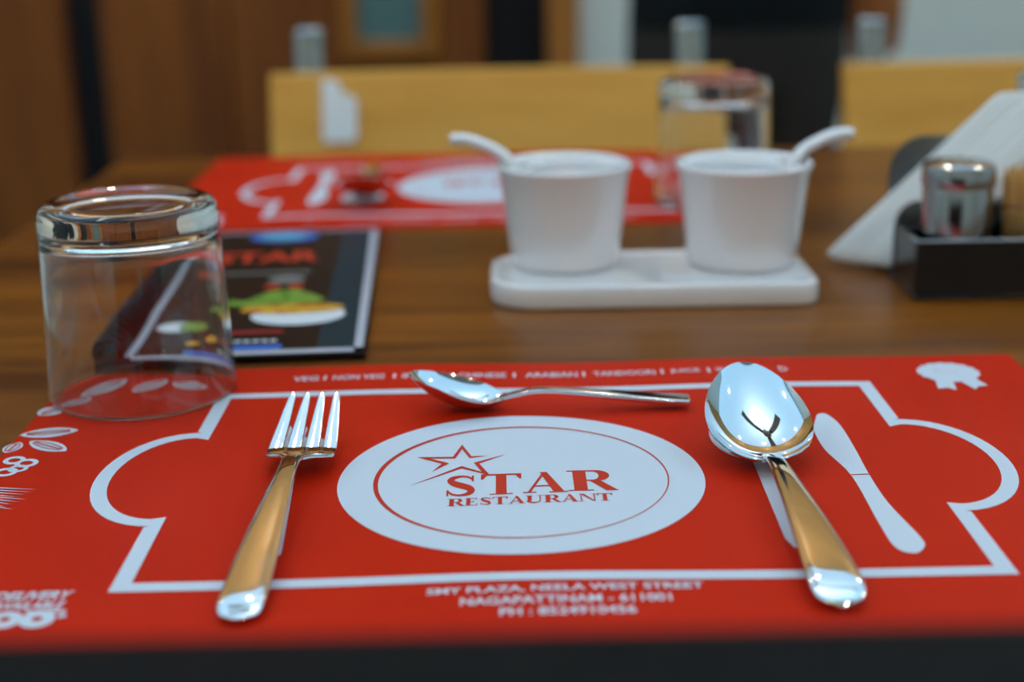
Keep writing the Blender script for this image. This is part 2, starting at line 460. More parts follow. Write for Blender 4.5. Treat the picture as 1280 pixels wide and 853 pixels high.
# serif capitals, unit boxes
def rect(a, b, c, d): return [[(a, b), (c, b), (c, d), (a, d)]]
def arcpts(cx, cy, rx, ry, a0, a1, n=14): return [(cx + rx * math.cos(R(a0 + (a1 - a0) * k / n)), cy + ry * math.sin(R(a0 + (a1 - a0) * k / n))) for k in range(n + 1)]
def glyph(ch):
    if ch == 'S':
        c = cat([(.84, .80, .06), (.72, .91, .08), (.5, .955, .09), (.27, .89, .16), (.18, .76, .21), (.29, .62, .24), (.5, .51, .26), (.73, .39, .25), (.82, .25, .21), (.73, .11, .16), (.5, .045, .09), (.26, .09, .08), (.14, .22, .06)], 5)
        return [stroke([(p[0], p[1]) for p in c], [p[2] for p in c]), rect(.82, .70, .88, .98), rect(.08, .02, .14, .30)]
    if ch == 'T':
        return [rect(.0, .93, 1, 1), rect(.37, .02, .63, .95), rect(.22, 0, .78, .045), [[(0, .93), (0, .74), (.05, .74), (.14, .93)]], [[(1, .93), (.86, .93), (.95, .74), (1, .74)]]]
    if ch == 'A':
        return [[[(.40, 1), (.56, 1), (.92, .03), (.68, .03)]], [[(.10, .03), (.17, .03), (.48, .85), (.45, .95)]], rect(.23, .29, .68, .35), rect(0, 0, .30, .045), rect(.58, 0, 1, .045)]
    if ch == 'R':
        bowl = [(.38, 1)] + arcpts(.60, .735, .27, .265, 90, -90) + [(.38, .47), (.38, .525)] + arcpts(.52, .735, .13, .21, -90, 90) + [(.38, .945)]
        return [rect(.12, .02, .39, .98), rect(0, 0, .51, .045), rect(0, .955, .40, 1), [bowl], [[(.44, .50), (.66, .50), (.97, .045), (1.0, .04), (1.0, 0), (.76, 0)]]]
    if ch == 'E':
        return [rect(.10, .02, .38, .98), rect(0, 0, .86, .06), rect(0, .94, .82, 1), rect(.3, .48, .62, .54), rect(.76, .76, .82, 1), rect(.80, 0, .86, .26), rect(.58, .38, .63, .64)]
    if ch == 'U':
        c = arcpts(.47, .30, .34, .26, 180, 360)
        return [rect(.02, .95, .42, 1), rect(.66, .95, 1, 1), rect(.10, .3, .34, .98), rect(.79, .3, .86, .98), stroke(c, [.22 - .15 * i / (len(c) - 1) for i in range(len(c))])]
    if ch == 'N':
        return [rect(0, .95, .25, 1), rect(.75, .95, 1, 1), rect(0, 0, .27, .045), rect(.09, .02, .16, .98), rect(.83, 0, .90, .98), [[(.08, 1), (.30, 1), (.90, .0), (.80, .0)]]]
    return []
def glyph_polys(ch, u0, u1, v0, v1, rise=0.0):
    return [[[(u0 + x * (u1 - u0), v0 + y * (v1 - v0) + rise) for x, y in l] for l in poly] for poly in glyph(ch)]

def make_placemat(nm='placemat'):
    root = empty(nm)
    # sheet of paper
    nu, nv = 56, 38
    us = [-HU + 2 * HU * i / nu for i in range(nu + 1)]
    bm = flat_bm([[[(-HU, VB), (HU, VB), (HU, VT), (-HU, VT)]]])
    grid_cut(bm)
    tops = {}
    top = bm.verts[:]
    ret = bmesh.ops.extrude_face_region(bm, geom=bm.faces[:])
    newv = [e for e in ret['geom'] if isinstance(e, bmesh.types.BMVert)]
    for q in newv: q.co.z = hgt(q.co.x, q.co.y) + .0006
    ns = set(newv)
    for q in bm.verts:
        if q not in ns: q.co.z = .00005
    bmesh.ops.recalc_face_normals(bm, faces=bm.faces)
    me = bpy.data.meshes.new('paper_sheet'); bm.to_mesh(me); bm.free()
    link('paper_sheet', me, M_red, root, 50)
    O1, O2 = .00075, .00088
    # plaque-shaped white outline: rectangle whose sides bulge in an arc
    a, vb, vt = .1358, -.0825, .0984
    def side(s):
        pts = [(s * a, vb), (s * a, -.034)]
        for k in range(25):
            t = k / 24
            an = math.pi * (t - .5)
            pts.append((s * (a + .0015 + .0265 * math.cos(an)), .008 + .0425 * math.sin(an)))
        pts += [(s * a, .0498), (s * a, vt)]
        return pts
    loop = side(1) + side(-1)[::-1]
    pr_poly('printed_frame', [stroke(loop, .0058, True)], O1, M_white, root)
    # plate: white disc, thin red ring
    pr_poly('printed_plate', [[ell(-.0118, 0, .0659, .0659, 96)]], O1, M_white, root)
    def ringp(cx, cy, r0, r1):
        out = []
        n = 96
        o = ell(cx, cy, r1, r1, n); i = ell(cx + .0006, cy - .0003, r0, r0, n)
        return [[[o[k], o[(k + 1) % n], i[(k + 1) % n], i[k]]] for k in range(n)]
    pr_poly('printed_ring', ringp(-.0118, 0, .0520, .0531), O2, M_redink, root)
    # star and name
    starA = [(-0.05041, 0.02263), (-0.03699, 0.02191), (-0.03381, 0.03441), (-0.02999, 0.0219), (-0.02354, 0.0223), (-0.03064, 0.02009), (-0.03371, 0.0298), (-0.03599, 0.02019), (-0.04557, 0.02089), (-0.03815, 0.01556), (-0.04432, 0.00751), (-0.04083, 0.01535)]
    starB = [(-0.01728, 0.0227), (-0.02901, 0.01544), (-0.02596, 0.00602), (-0.03351, 0.01244), (-0.05186, -0.00515), (-0.03345, 0.01012), (-0.02297, 0.00255), (-0.02705, 0.01443)]
    pr_poly('printed_star', [[starA], [starB]], O2, M_redink, root)
    P = []
    for ch, u0, u1, rise in (('S', -.0392, -.0274, -.0005), ('T', -.0262, -.0117, -.0001), ('A', -.0113, .0045, .0003), ('R', .0047, .0222, .0010)):
        P += glyph_polys(ch, u0, u1, -.0155, .0036, rise)
    pr_poly('printed_name', P, O2, M_redink, root)
    P = []; x = -.0377
    W = dict(R=.0060, E=.0050, S=.0042, T=.0054, A=.0060, U=.0060, N=.0062)
    word = 'RESTAURANT'; tot = sum(W[c] for c in word); gap = (.0574 - tot) / 9
    for c in word:
        P += glyph_polys(c, x, x + W[c], -.0246, -.0181, .0010 * (x + .0377) / .057); x += W[c] + gap
    pr_poly('printed_subtitle', P, O2, M_redink, root)
    # cuisine line
    words = [('VEG', -0.1098, -0.0986), ('|', -0.0965, -0.0951), ('NON VEG', -0.0923, -0.0699), ('|', -0.0661, -0.0647), ('INDIAN', -0.0619, -0.043), ('|', -0.0409, -0.0395), ('CHINESE', -0.0374, -0.0164), ('|', -0.0136, -0.0122), ('ARABIAN', -0.008, 0.0148), ('|', 0.0169, 0.0183), ('TANDOORI', 0.0218, 0.0489), ('|', 0.0513, 0.0527), ('JUICE', 0.0555, 0.0685), ('|', 0.0717, 0.0731), ('W', 0.0755, 0.0794), ('D', 0.1033, 0.1068)]
    for t, u0, u1 in words: finish_print('printed_divider' if t == '|' else 'printed_word', text_bm(t, u0, u1, .1165, .1228, .012), O1, M_white, root)
    # address lines
    lines = [('SMY PLAZA, NEELA WEST STREET', -.0415, .0418, -.0948, -.0898), ('NAGAPATTINAM - 611001', -.0313, .0313, -.1016, -.0966), ('PH : 8524910456', -.0197, .0203, -.1082, -.1034)]
    for t, a0, a1, b0, b1 in lines: finish_print('printed_address_line', text_bm(t, a0, a1, b0, b1, .022, rot=.03), O1, M_white, root)
    # delivery emblem
    for t, *q in (('DELIVERY', -.1728, -.1489, -.0893, -.0838, .03, .25), ('AVAILABLE', -.1712, -.1497, -.0955, -.0905, .03, .2)): finish_print('printed_delivery_line', text_bm(t, *q), O1, M_white, root)
    pr_poly('printed_wheels', [[ell(-.1648, -.1018, .0052, .0052, 28), ell(-.1648, -.1015, .0016, .0016, 16)], [ell(-.1553, -.1018, .0052, .0052, 28), ell(-.1553, -.1015, .0016, .0016, 16)],
             [[(-.1500, -.0995), (-.1478, -.0985), (-.1470, -.1005), (-.1492, -.1012)]], [[(-.1600, -.0965), (-.1480, -.0962), (-.1484, -.0978), (-.1602, -.0978)]]], O1, M_white, root)
    # knife, fork and spoon silhouettes
    kn = cat([(.1075, .0602), (.1112, .0612), (.1141, .0481), (.1140, .0221), (.1131, -.0025), (.1133, -.0286), (.1164, -.0568), (.1156, -.0645), (.1112, -.0690), (.1064, -.0640), (.1060, -.0437), (.1066, -.0037), (.1026, .0227), (.1026, .0442)], 5)
    pr_poly('printed_knife', [[kn]], O1, M_white, root)
    pr_poly('printed_knife_line', [rect(.1066, -.0031, .1130, -.0024)], O2, M_redink, root)
    fk = []
    cx = -.0942
    fk.append([[(cx - .0012, .004), (cx + .0004, .004), (cx + .0042, -.055), (cx + .0045, -.061), (cx, -.064), (cx - .0045, -.061), (cx - .0042, -.055)]])
    fk.append([ell(cx, .034, .0105, .012, 32)])
    for k in range(4):
        x = cx + (k - 1.5) * .0060
        fk.append([[(x - .0018, .035), (x + .0018, .035), (x + .0016, .056), (x, .060), (x - .0016, .056)]])
    pr_poly('printed_fork', fk, O1, M_white, root)
    cx = .0765
    pr_poly('printed_spoon', [[ell(cx, .037, .0150, .024, 40)], [[(cx - .0026, .018), (cx + .0026, .018), (cx + .0036, -.056), (cx + .002, -.063), (cx - .002, -.063), (cx - .0036, -.056)]]], O1, M_white, root)
    # rosette badge with ribbon tails
    ro = []
    for k in range(64):
        t = 2 * math.pi * k / 64
        r = .0131 + .0005 * math.cos(16 * t)
        ro.append((.1757 + r * math.cos(t), .1125 + r * math.sin(t)))
    pr_poly('printed_badge', [[ro], [[(.1672, .103), (.1740, .100), (.1722, .0885), (.1692, .0915), (.1650, .0905)]], [[(.1772, .100), (.1845, .103), (.1868, .0935), (.1825, .0925), (.1800, .0888)]]], O1, M_white, root)
    pr_poly('printed_badge_text', [rect(.1700, .1120, .1712, .1160), rect(.1722, .1115, .1730, .1158), rect(.1745, .1118, .1795, .1130)], O2, M_pink, root)
    # vegetables drawn down the left edge: filled leaf with red veins, rings, hatched sprig
    def leaf(p0, p1, wd, bend=0.0):
        p0, p1 = Vector(p0), Vector(p1); d = p1 - p0; n = Vector((-d.y, d.x)).normalized()
        L, Rr = [], []
        for k in range(13):
            t = k / 12; c = p0 + d * t + n * bend * math.sin(math.pi * t)
            h = wd * math.sin(math.pi * t) ** .7
            L.append(tuple(c + n * h)); Rr.append(tuple(c - n * h))
        return [L + Rr[::-1][1:-1]]
    def vein(p0, p1, wd, bend=0.0):
        p0, p1 = Vector(p0), Vector(p1); d = p1 - p0; n = Vector((-d.y, d.x)).normalized()
        pts = [tuple(p0 + d * t + n * bend * math.sin(math.pi * t)) for t in (.12, .3, .5, .7, .86)]
        return stroke(pts, wd)
    LV = [((-.2098, .0560), (-.1874, .0600), .0055), ((-.2035, .0490), (-.1858, .0368), .0045), ((-.2090, .0790), (-.2020, .0895), .0055), ((-.2092, .0365), (-.2070, .0480), .0035),
          ((-.2000, .1095), (-.1850, .1300), .0052), ((-.1790, .1130), (-.1670, .1290), .0045), ((-.1640, .1250), (-.1480, .1180), .0045), ((-.2040, .0960), (-.1950, .1080), .0040)]
    for l in LV: pr_poly('printed_leaf', [leaf(*l)], O1, M_white, root)
    pr_poly('printed_leaf_veins', [vein(l[0], l[1], .0009) for l in LV] + [vein(l[0], l[1], .0006, .0022) for l in LV] + [vein(l[0], l[1], .0006, -.0022) for l in LV], O2, M_redink, root)
    for cx, cy, rr in ((-.2031, .0284, .0042), (-.1975, .0252, .0044), (-.1990, .0198, .0038), (-.2025, .0165, .0044), (-.1745, .1215, .0030), (-.1560, .1235, .0036)):
        o = ell(cx, cy, rr, rr, 24); i = ell(cx, cy, rr * .55, rr * .5, 24)
        pr_poly('printed_ring_slice', [[[o[k], o[(k + 1) % 24], i[(k + 1) % 24], i[k]]] for k in range(24)], O1, M_white, root)
    hs = []
    for k in range(9):
        y = .003 - .0022 * k
        hs.append([[(-.2060 + .0010 * k, y), (-.1850 - .0012 * ((k * 5) % 4) - .0004 * k, y - .0045), (-.2055 + .001 * k, y - .0013)]])
    pr_poly('printed_sprig', hs, O1, M_white, root)
    return root
mat1 = make_placemat()
mat1.location = (.01415, .48903, T); mat1.rotation_euler = (0, 0, .004527)
tag(mat1, 'red paper placemat in front, under the fork and spoons', 'placemat', 'red paper placemats')
mat2 = copy_tree(mat1)
mat2.location = (-.0275, 1.056, T); mat2.rotation_euler = (0, 0, math.pi + .004)
tag(mat2, 'red paper placemat at the far side, partly behind the white pots', 'placemat', 'red paper placemats')
def matz(x, y):
    """height of the near sheet's top at a world point"""
    return T + .0009 + hgt(x - .01415, y - .489)

# ------------------------------------------------------------------ cutlery
def spoon_parts(root, Lb, Wb, D, tilt, heel_z, handle, egg=.16, th=.0011, power=3.0):
    """bowl heel at local y=0 pointing +y; handle runs toward -y.  handle: ctrl list for sweep_yz from neck to end"""
    n, rings = 56, 14
    V = []; F = []
    def pt(rho, an, low):
        c, s = math.cos(an), math.sin(an)
        y = Lb / 2 + Lb / 2 * c * rho
        x = Wb / 2 * s * (1 - egg * c) * rho
        y = y - .05 * Lb * (1 - rho * rho)
        z = -D * (1 - rho ** 2.3) ** .95
        if low: z -= th * (1 - .45 * rho ** 6)
        ct, stt = math.cos(tilt), math.sin(tilt)
        return (x, y * ct - z * stt, y * stt + z * ct + heel_z)
    for low in (0, 1):
        base = len(V)
        V.append(pt(0, 0, low))
        for i in range(1, rings + 1):
            for k in range(n): V.append(pt((i / rings) ** .85, 2 * math.pi * k / n, low))
        for k in range(n):
            F.append((base, base + 1 + k, base + 1 + (k + 1) % n))
        for i in range(rings - 1):
            for k in range(n):
                a = base + 1 + i * n; b = a + n
                F.append((a + k, b + k, b + (k + 1) % n, a + (k + 1) % n))
    o1 = 1 + (rings - 1) * n; o2 = o1 + 1 + rings * n
    for k in range(n): F.append((o1 + k, o2 + k, o2 + (k + 1) % n, o1 + (k + 1) % n))
    mobj('bowl', V, F, M_steel, root, 40)
    v, f = sweep_yz(handle, 6, 28, power)
    mobj('handle', v, f, M_steel, root, 45)

def table_spoon():
    r = empty('table_spoon')
    H = [(.0035, .0078, .0020, .0014), (.0015, .0088, .0030, .0020), (-.004, .0101, .0033, .0026), (-.016, .0109, .0036, .0028), (-.034, .0107, .0046, .0026), (-.055, .0099, .0060, .0025), (-.078, .0082, .0074, .0024),
         (-.092, .0068, .0080, .0023), (-.098, .0057, .0080, .0022), (-.1015, .0045, .0070, .0022), (-.1035, .0035, .0052, .0020), (-.1045, .0024, .0025, .0018), (-.1048, .0022, .0004, .0016)]
    spoon_parts(r, .061, .0385, .0090, R(18), .0060, H, egg=.21)
    return r
sp1 = table_spoon()
sp1.location = (.0915, .4850, T + .0014); sp1.rotation_euler = (0, 0, R(1.6))
tag(sp1, 'polished steel table spoon beside the printed knife on the near placemat', 'spoon', 'table spoons')
sp2 = copy_tree(sp1)
sp2.location = (-.1015, 1.022, T + .0016); sp2.rotation_euler = (0, 0, R(182))
tag(sp2, 'blurred steel spoon lying on the far red placemat', 'spoon', 'table spoons')
# teaspoon lying across the top of the near mat
ts = empty('teaspoon')
H = [(.003, .0048, .0015, .0012), (.001, .0052, .0020, .0016), (-.005, .0070, .0022, .0018), (-.013, .0084, .0023, .0018), (-.024, .0082, .0025, .0018), (-.042, .0068, .0034, .0024), (-.060, .0052, .0043, .0028), (-.070, .0044, .0047, .0030),
     (-.0735, .0041, .0046, .0030), (-.0748, .0040, .0043, .0029), (-.0753, .0039, .0038, .0026)]
spoon_parts(ts, .040, .0245, .0070, R(16), .0046, H, power=6.0)
ts.location = (-.0035, .5635, T + .0016); ts.rotation_euler = (0, 0, R(90 - 1.5))
tag(ts, 'small steel teaspoon lying sideways above the printed plate', 'spoon')

# fork
fk = empty('dinner_fork')
H = [(-.1208, .0022, .0004, .0016), (-.1204, .0024, .0026, .0018), (-.1193, .0029, .0050, .0020), (-.1170, .0036, .0064, .0022), (-.112, .0048, .0070, .0023), (-.095, .0066, .0068, .0024), (-.075, .0088, .0060, .0026), (-.052, .0110, .0048, .0028),
     (-.035, .0122, .0038, .0029), (-.022, .0124, .0034, .0030), (-.013, .0112, .0038, .0026)]
v, f = sweep_yz(H, 6, 24, 3.0); mobj('handle', v, f, M_steel, fk, 55)
Hd = [(-.0145, .0114, .0036, .0024), (-.009, .0100, .0062, .0022), (-.0055, .0088, .0104, .0022), (-.0025, .0078, .0124, .0022), (.0010, .0070, .0129, .0022), (.0060, .0064, .0129, .0021), (.0072, .0064, .0128, .0020)]
v, f = sweep_yz(Hd, 6, 24, 5.0); mobj('head', v, f, M_steel, fk, 45)
for k in range(4):
    q = k - 1.5
    x0, x1 = q * .00675, q * .00575
    ctrl = [(.0058, .0062, .00265, .0021, x0), (.012, .0076, .00255, .0021, x0 * .985), (.022, .0101, .00220, .0020, x0 + (x1 - x0) * .45), (.033, .0130, .0017, .0018, x0 + (x1 - x0) * .75), (.0405, .0150, .0012, .0015, x1), (.0428, .0156, .0007, .0011, x1), (.0434, .0157, .0003, .0007, x1)]
    v, f = sweep_yz(ctrl, 5, 16, 9.0); mobj('tine', v, f, M_steel, fk, 45)
fk.location = (-.0785, .5005, T + .0012); fk.rotation_euler = (0, 0, R(-1.15))
tag(fk, 'four-tined polished steel fork on the left of the near placemat', 'fork')

# ------------------------------------------------------------------ tumblers standing upside down
def make_tumbler():
    h = .0835; g = empty('glass_tumbler')
    prof = [(0, h - .0022), (.020, h - .0020), (.0268, h - .0012), (.0288, h - .0003), (.0300, h), (.0325, h - .0003), (.0350, h - .0016), (.0363, h - .0040), (.0367, h - .007),
            (.0375, h * .6), (.0384, h * .3), (.0393, .002), (.0391, .0006), (.0386, 0), (.0380, .0006), (.0378, .002),
            (.0369, h * .3), (.0359, h * .6), (.0350, h - .022), (.0346, h - .0185), (.0335, h - .0155), (.0312, h - .0140), (.026, h - .0132), (.014, h - .0130), (0, h - .0130)]
    lathe('body', prof, M_glass, g, 72, True)
    return g
g1 = make_tumbler(); g1.location = (-.1580, .5945, T + .0018)
tag(g1, 'upturned clear glass tumbler standing in front of the menu', 'glass', 'upturned glass tumblers')
g2 = copy_tree(g1); g2.location = (.1385, .9850, T + .0018)
tag(g2, 'upturned clear glass behind the right white pot', 'glass', 'upturned glass tumblers')
g3 = copy_tree(g1); g3.location = (.3840, .9950, T)
tag(g3, 'upturned clear glass at the right edge behind the napkins', 'glass', 'upturned glass tumblers')

# ------------------------------------------------------------------ condiment pots on a tray
def rounded_rect(x0, x1, y0, y1, rl, rr, n=10):
    P = []
    for cx, cy, r, a in ((x1 - rr, y1 - rr, rr, 0), (x0 + rl, y1 - rl, rl, 90), (x0 + rl, y0 + rl, rl, 180), (x1 - rr, y0 + rr, rr, 270)):
        P += [(cx + r * math.cos(R(a + 90 * k / n)), cy + r * math.sin(R(a + 90 * k / n))) for k in range(n + 1)]
    return P
tr = empty('serving_tray', (.0735, .756, T))
rings = []
for ins, z in ((.003, .0), (.0005, .0008), (0, .0022), (0, .0095), (.0008, .0115), (.0024, .0122), (.0060, .0122), (.0072, .0116), (.009, .0114)):
    rings.append([(x, y, z) for x, y in rounded_rect(-.0845 + ins, .0845 - ins, -.0405 + ins, .0405 - ins, .026 - ins, .0105 - ins)])
v, f = rings_loft(rings); mobj('body', v, f, M_ceramic, tr, 40)
tag(tr, 'long white ceramic tray with one rounded end under two pots', 'tray')
def make_pot():
    p = empty('condiment_pot')
    h = .0545
    prof = [(0, .0015), (.024, .0012), (.0265, 0), (.0283, .0008), (.0292, .003), (.0308, .016), (.0328, .034), (.0345, h - .006), (.0355, h - .0035), (.0362, h - .0012), (.0360, h), (.0350, h + .0003), (.0340, h - .0006),
            (.0330, h - .006), (.0315, .034), (.0295, .016), (.0275, .006), (.0245, .0042), (0, .0038)]
    lathe('body', prof, M_ceramic, p, 64, True)
    # lid set just inside the rim, with a notch for the spoon at local +x
    ring = [(.0322 * math.cos(R(a)), .0322 * math.sin(R(a))) for a in range(11, 350, 6)] + [(.0215, -.0060), (.0190, 0), (.0215, .0060)]
    rr = []
    for k, z in ((.985, h - .0050), (1.0, h - .0046), (1.0, h - .0030), (.985, h - .0024), (.94, h - .0020)):
        rr.append([(x * k, y * k, z) for x, y in ring])
    v, f = rings_loft(rr); mobj('lid', v, f, M_ceramic, p, 40)
    return p
TZ = T + .0115
p1 = make_pot(); p1.location = (.0295, .7715, TZ); p1.rotation_euler = (0, 0, R(168))
tag(p1, 'left white ceramic condiment pot on the tray', 'pot', 'white condiment pots')
p2 = copy_tree(p1); p2.location = (.1245, .7665, TZ); p2.rotation_euler = (0, 0, R(14))
tag(p2, 'right white ceramic condiment pot on the tray, before a tumbler', 'pot', 'white condiment pots')
def make_sauce_spoon():
    """runs along +x: small scoop on the pot's floor, handle over the rim, curling outward"""
    s = empty('sauce_spoon')
    pts = cat([(-.012, .0085), (.004, .016), (.018, .035), (.0285, .0525), (.034, .0585), (.042, .0625), (.051, .0655), (.058, .0660), (.0625, .0655)], 5)
    rings = []
    for i, (x, z) in enumerate(pts):
        a, b = pts[max(i - 1, 0)], pts[min(i + 1, len(pts) - 1)]
        t = Vector((b[0] - a[0], 0, b[1] - a[1])).normalized(); nn = Vector((-t.z, 0, t.x))
        k = i / (len(pts) - 1)
        hw = .0034 + .0014 * k; th = .0026 + .0008 * k
        e = min(1, (len(pts) - 1 - i) / 3 + .35)
        rings.append([Vector((x, 0, z)) + nn * th * e * math.sin(q) + Vector((0, 1, 0)) * hw * e * math.cos(q) for q in [2 * math.pi * j / 14 for j in range(14)]])
    v, f = rings_loft(rings); mobj('handle', v, f, M_ceramic, s, 60)
    lathe('scoop', [(0, .001), (.006, .0015), (.0095, .0045), (.0105, .009), (.0097, .0092), (.0085, .005), (.0055, .003), (0, .0025)], M_ceramic, s, 24, True, loc=(-.0155, 0, .004))
    return s
s1 = make_sauce_spoon(); s1.location = (.0295, .7715, TZ + .0003); s1.rotation_euler = (0, 0, R(168))
tag(s1, 'white ceramic spoon in the left pot, handle curling left', 'spoon', 'white sauce spoons')
s2 = copy_tree(s1); s2.location = (.1245, .7665, TZ + .0003); s2.rotation_euler = (0, 0, R(14))
tag(s2, 'white ceramic spoon in the right pot, handle curling right', 'spoon', 'white sauce spoons')

# ------------------------------------------------------------------ menu
mn = empty('menu', (-.1907, .6309, T)); mn.rotation_euler = (0, 0, R(3.15))
tag(mn, 'black spiral-bound menu with a silver border behind the upturned glass', 'menu')
MW, ML, MH = .1237, .2645, .004
box('cover', 0, MW, 0, ML, .0003, MH, M_mblack, mn, .0008, 1)
mz = lambda u, v: MH
def mp(name, polys, off, mt): return pr_poly(name, polys, off, mt, mn, mz)
bw = .0042
mp('border', [rect(.0125, .0012, MW - .0012, .0012 + bw + .002), rect(MW - .0012 - bw, .0012, MW - .0012, ML - .0012), rect(.0125, ML - bw, MW - .0012, ML - .0012), rect(.0125, .0012, .0125 + bw, ML - .0012)], .0001, M_mborder)
mp('teal_strip', [rect(.101, .0074, MW - .0054, ML - .0045)], .0001, M_mteal)
mp('blue_glow', [[ell(.065, .247, .021, .0125, 32)]], .00015, M_mblue)
mp('cyan_glow', [[ell(.065, .247, .014, .008, 32)]], .00025, M_mcyan)
finish_print('menu_title', text_bm('STAR', .030, .0905, .181, .206, .03), .0002, M_mred, mn, mz)
mp('title_line', [rect(.040, .1535, .0885, .1575)], .0002, M_mgrey)
mp('emblem', [[ell(.076, .139, .010, .009, 20)]], .0002, M_mgrey)
mp('emblem_red', [rect(.066, .120, .0735, .127), rect(.0785, .120, .086, .127)], .00025, M_mred)
mp('plate_picture', [[ell(.088, .066, .0235, .018, 40)]], .0002, M_mwhite)
mp('plate_picture', [[ell(.030, .0605, .0105, .0085, 28)]], .0002, M_mwhite)
mp('food_picture', [[ell(.084, .078, .0265, .010, 36)]], .0003, M_mfood)
mp('food_picture', [[ell(.040, .060, .009, .008, 20)]], .0003, M_mgreen)
mp('greens', [[[(.046, .086), (.052, .098), (.058, .094), (.066, .108), (.074, .118), (.084, .116), (.092, .106), (.100, .094), (.094, .088), (.076, .086), (.060, .084)]]], .0004, M_mgreen)
mp('red_strip', [rect(.0545, .0345, .083, .0405)], .0002, M_mdred)
mp('yellow_mark', [[ell(.0530, .038, .004, .006, 16)], [ell(.0425, .030, .004, .004, 16)]], .0003, M_myellow)
mp('blue_strip', [rect(.040, .0085, .0845, .0155)], .0002, M_mblue)
mp('small_print', [rect(.0575 + .0042 * k, .0205, .0603 + .0042 * k, .0240) for k in range(6)], .0002, M_mwhite)
ringp = None
for k in range(26):
    y = .008 + k * (ML - .016) / 25
    if ringp is None:
        ringp = tube('binding_ring', [(.0055 + .0062 * math.cos(a), 0, .0066 + .0062 * math.sin(a)) for a in [2 * math.pi * j / 14 for j in range(15)]], .0019, M_binding, mn, 6)
        ringp.location = (0, y, 0)
    else:
        c = ringp.copy(); C.objects.link(c); c.parent = mn; c.location = (0, y, 0)

# ------------------------------------------------------------------ condiment caddy with napkins
cx0, cx1, cy0, cy1 = .2065, .345, .7225, .809
cdy = empty('condiment_caddy', ((cx0 + cx1) / 2, (cy0 + cy1) / 2, T))
tag(cdy, 'glossy black condiment caddy with steel napkin plates at the right', 'caddy')
hw, hd = (cx1 - cx0) / 2, (cy1 - cy0) / 2
box('floor_plate', -hw, hw, -hd, hd, 0, .0025, M_blackpl, cdy, .0008, 1)
for nm, a in (('front_wall', (-hw, hw, -hd, -hd + .002, .0026, .0300)), ('side_wall', (-hw, -hw + .002, -hd + .0021, -hd + .038, .0026, .0300)), ('side_wall', (hw - .002, hw, -hd + .0021, -hd + .038, .0026, .0300)), ('inner_wall', (-hw, hw, -hd + .0382, -hd + .0402, .0026, .0300))):
    box(nm, *a, M_blackpl, cdy, .0006, 1)
for nm, a in (('rim', (-hw - .0006, hw + .0006, -hd - .0008, -hd + .0022, .0300, .0316)), ('rim', (-hw - .0006, -hw + .0022, -hd + .0023, -hd + .0402, .0300, .0316)), ('rim', (hw - .0022, hw + .0006, -hd + .0023, -hd + .0402, .0300, .0316))):
    box(nm, *a, M_satin, cdy, .0004, 1)
def plate(x0, x1, z1, r, y, name):
    pts = [(x0, .0026), (x1, .0026), (x1, z1)] + [(x0 + r - r * math.sin(R(a)), z1 - r + r * math.cos(R(a))) for a in range(0, 91, 10)]
    return prism_xz(name, pts, y, y + .0015, M_darksteel, cdy, 40)
plate(-hw - .0005, hw, .0435, .014, -hd + .0425, 'napkin_plate')
plate(-hw + .0060, hw, .0715, .020, hd - .002, 'napkin_plate')
# triangular folded napkins standing in the slot, fanned to the left
nap0 = None
NN = 9
for k in range(NN):
    t = k / (NN - 1)
    y = .7990 - t * .0265
    x = .1790 + t * .036 + random.uniform(-.0015, .0015)
    if nap0 is None:
        L = .152
        pts = [(.0, .0045), (.003, .0012), (.008, 0), (L, 0), (L, .0935), (.0930, .0915), (.0895, .0895), (.0035, .0080)]
        # two folded leaves with a thin gap at the open edge, a rounded fold along the slanted edge
        V = []; F = []
        for (yy, sh) in ((-.0013, 0), (-.0004, .0004), (.0004, .0004), (.0013, 0)):
            for (a, b) in pts: V.append((a + sh * 3 + .004 * math.sin(b * 20) * 0, yy + .0002 * math.sin(a * 60), b))
        n = len(pts)
        for lay in range(3):
            for i in range(n):
                F.append((lay * n + i, lay * n + (i + 1) % n, (lay + 1) * n + (i + 1) % n, (lay + 1) * n + i))
        F += [tuple(range(n)), tuple(range(3 * n, 4 * n))[::-1]]
        nap0 = mobj('paper_napkin', V, F, M_paper)
        o = nap0
    else:
        o = nap0.copy(); C.objects.link(o)
    o.location = (x, y, T + .0028); o.rotation_euler = (R(-4), -R(random.uniform(0.05, 1.0)), R(random.uniform(-.06, .06)))
    o.location.z = T + .0030
    tag(o, {0: 'rearmost folded white napkin, its corner reaching furthest left of the caddy', NN - 1: 'front folded white napkin, pressed against the low steel plate'}.get(k, 'white paper napkin folded to a triangle, in the middle of the fanned stack'), 'napkin', 'folded napkins in the caddy')
# shakers
def make_shaker():
    s = empty('steel_shaker')
    lathe('body', [(0, 0), (.0165, 0), (.0175, .001), (.0178, .003), (.0178, .051), (.0172, .053), (0, .053)], M_chrome, s, 40)
    ld = lathe('lid', [(.0172, .0530), (.0186, .0535), (.0187, .0550), (.0187, .0620), (.0178, .0642), (.0150, .0655), (.008, .0662), (0, .0664)], M_chrome, s, 40)
    for k in range(5):
        a = 2 * math.pi * k / 5
        lathe('hole', [(0, .0664), (.0011, .0664), (.0011, .0658), (0, .0658)], M_blackpl, ld, 10, loc=(.006 * math.cos(a), .006 * math.sin(a), .0002))
    return s
sh = make_shaker(); sh.location = (.2318, .7435, T + .0027)
tag(sh, 'chrome shaker with perforated lid standing in the black caddy', 'shaker')
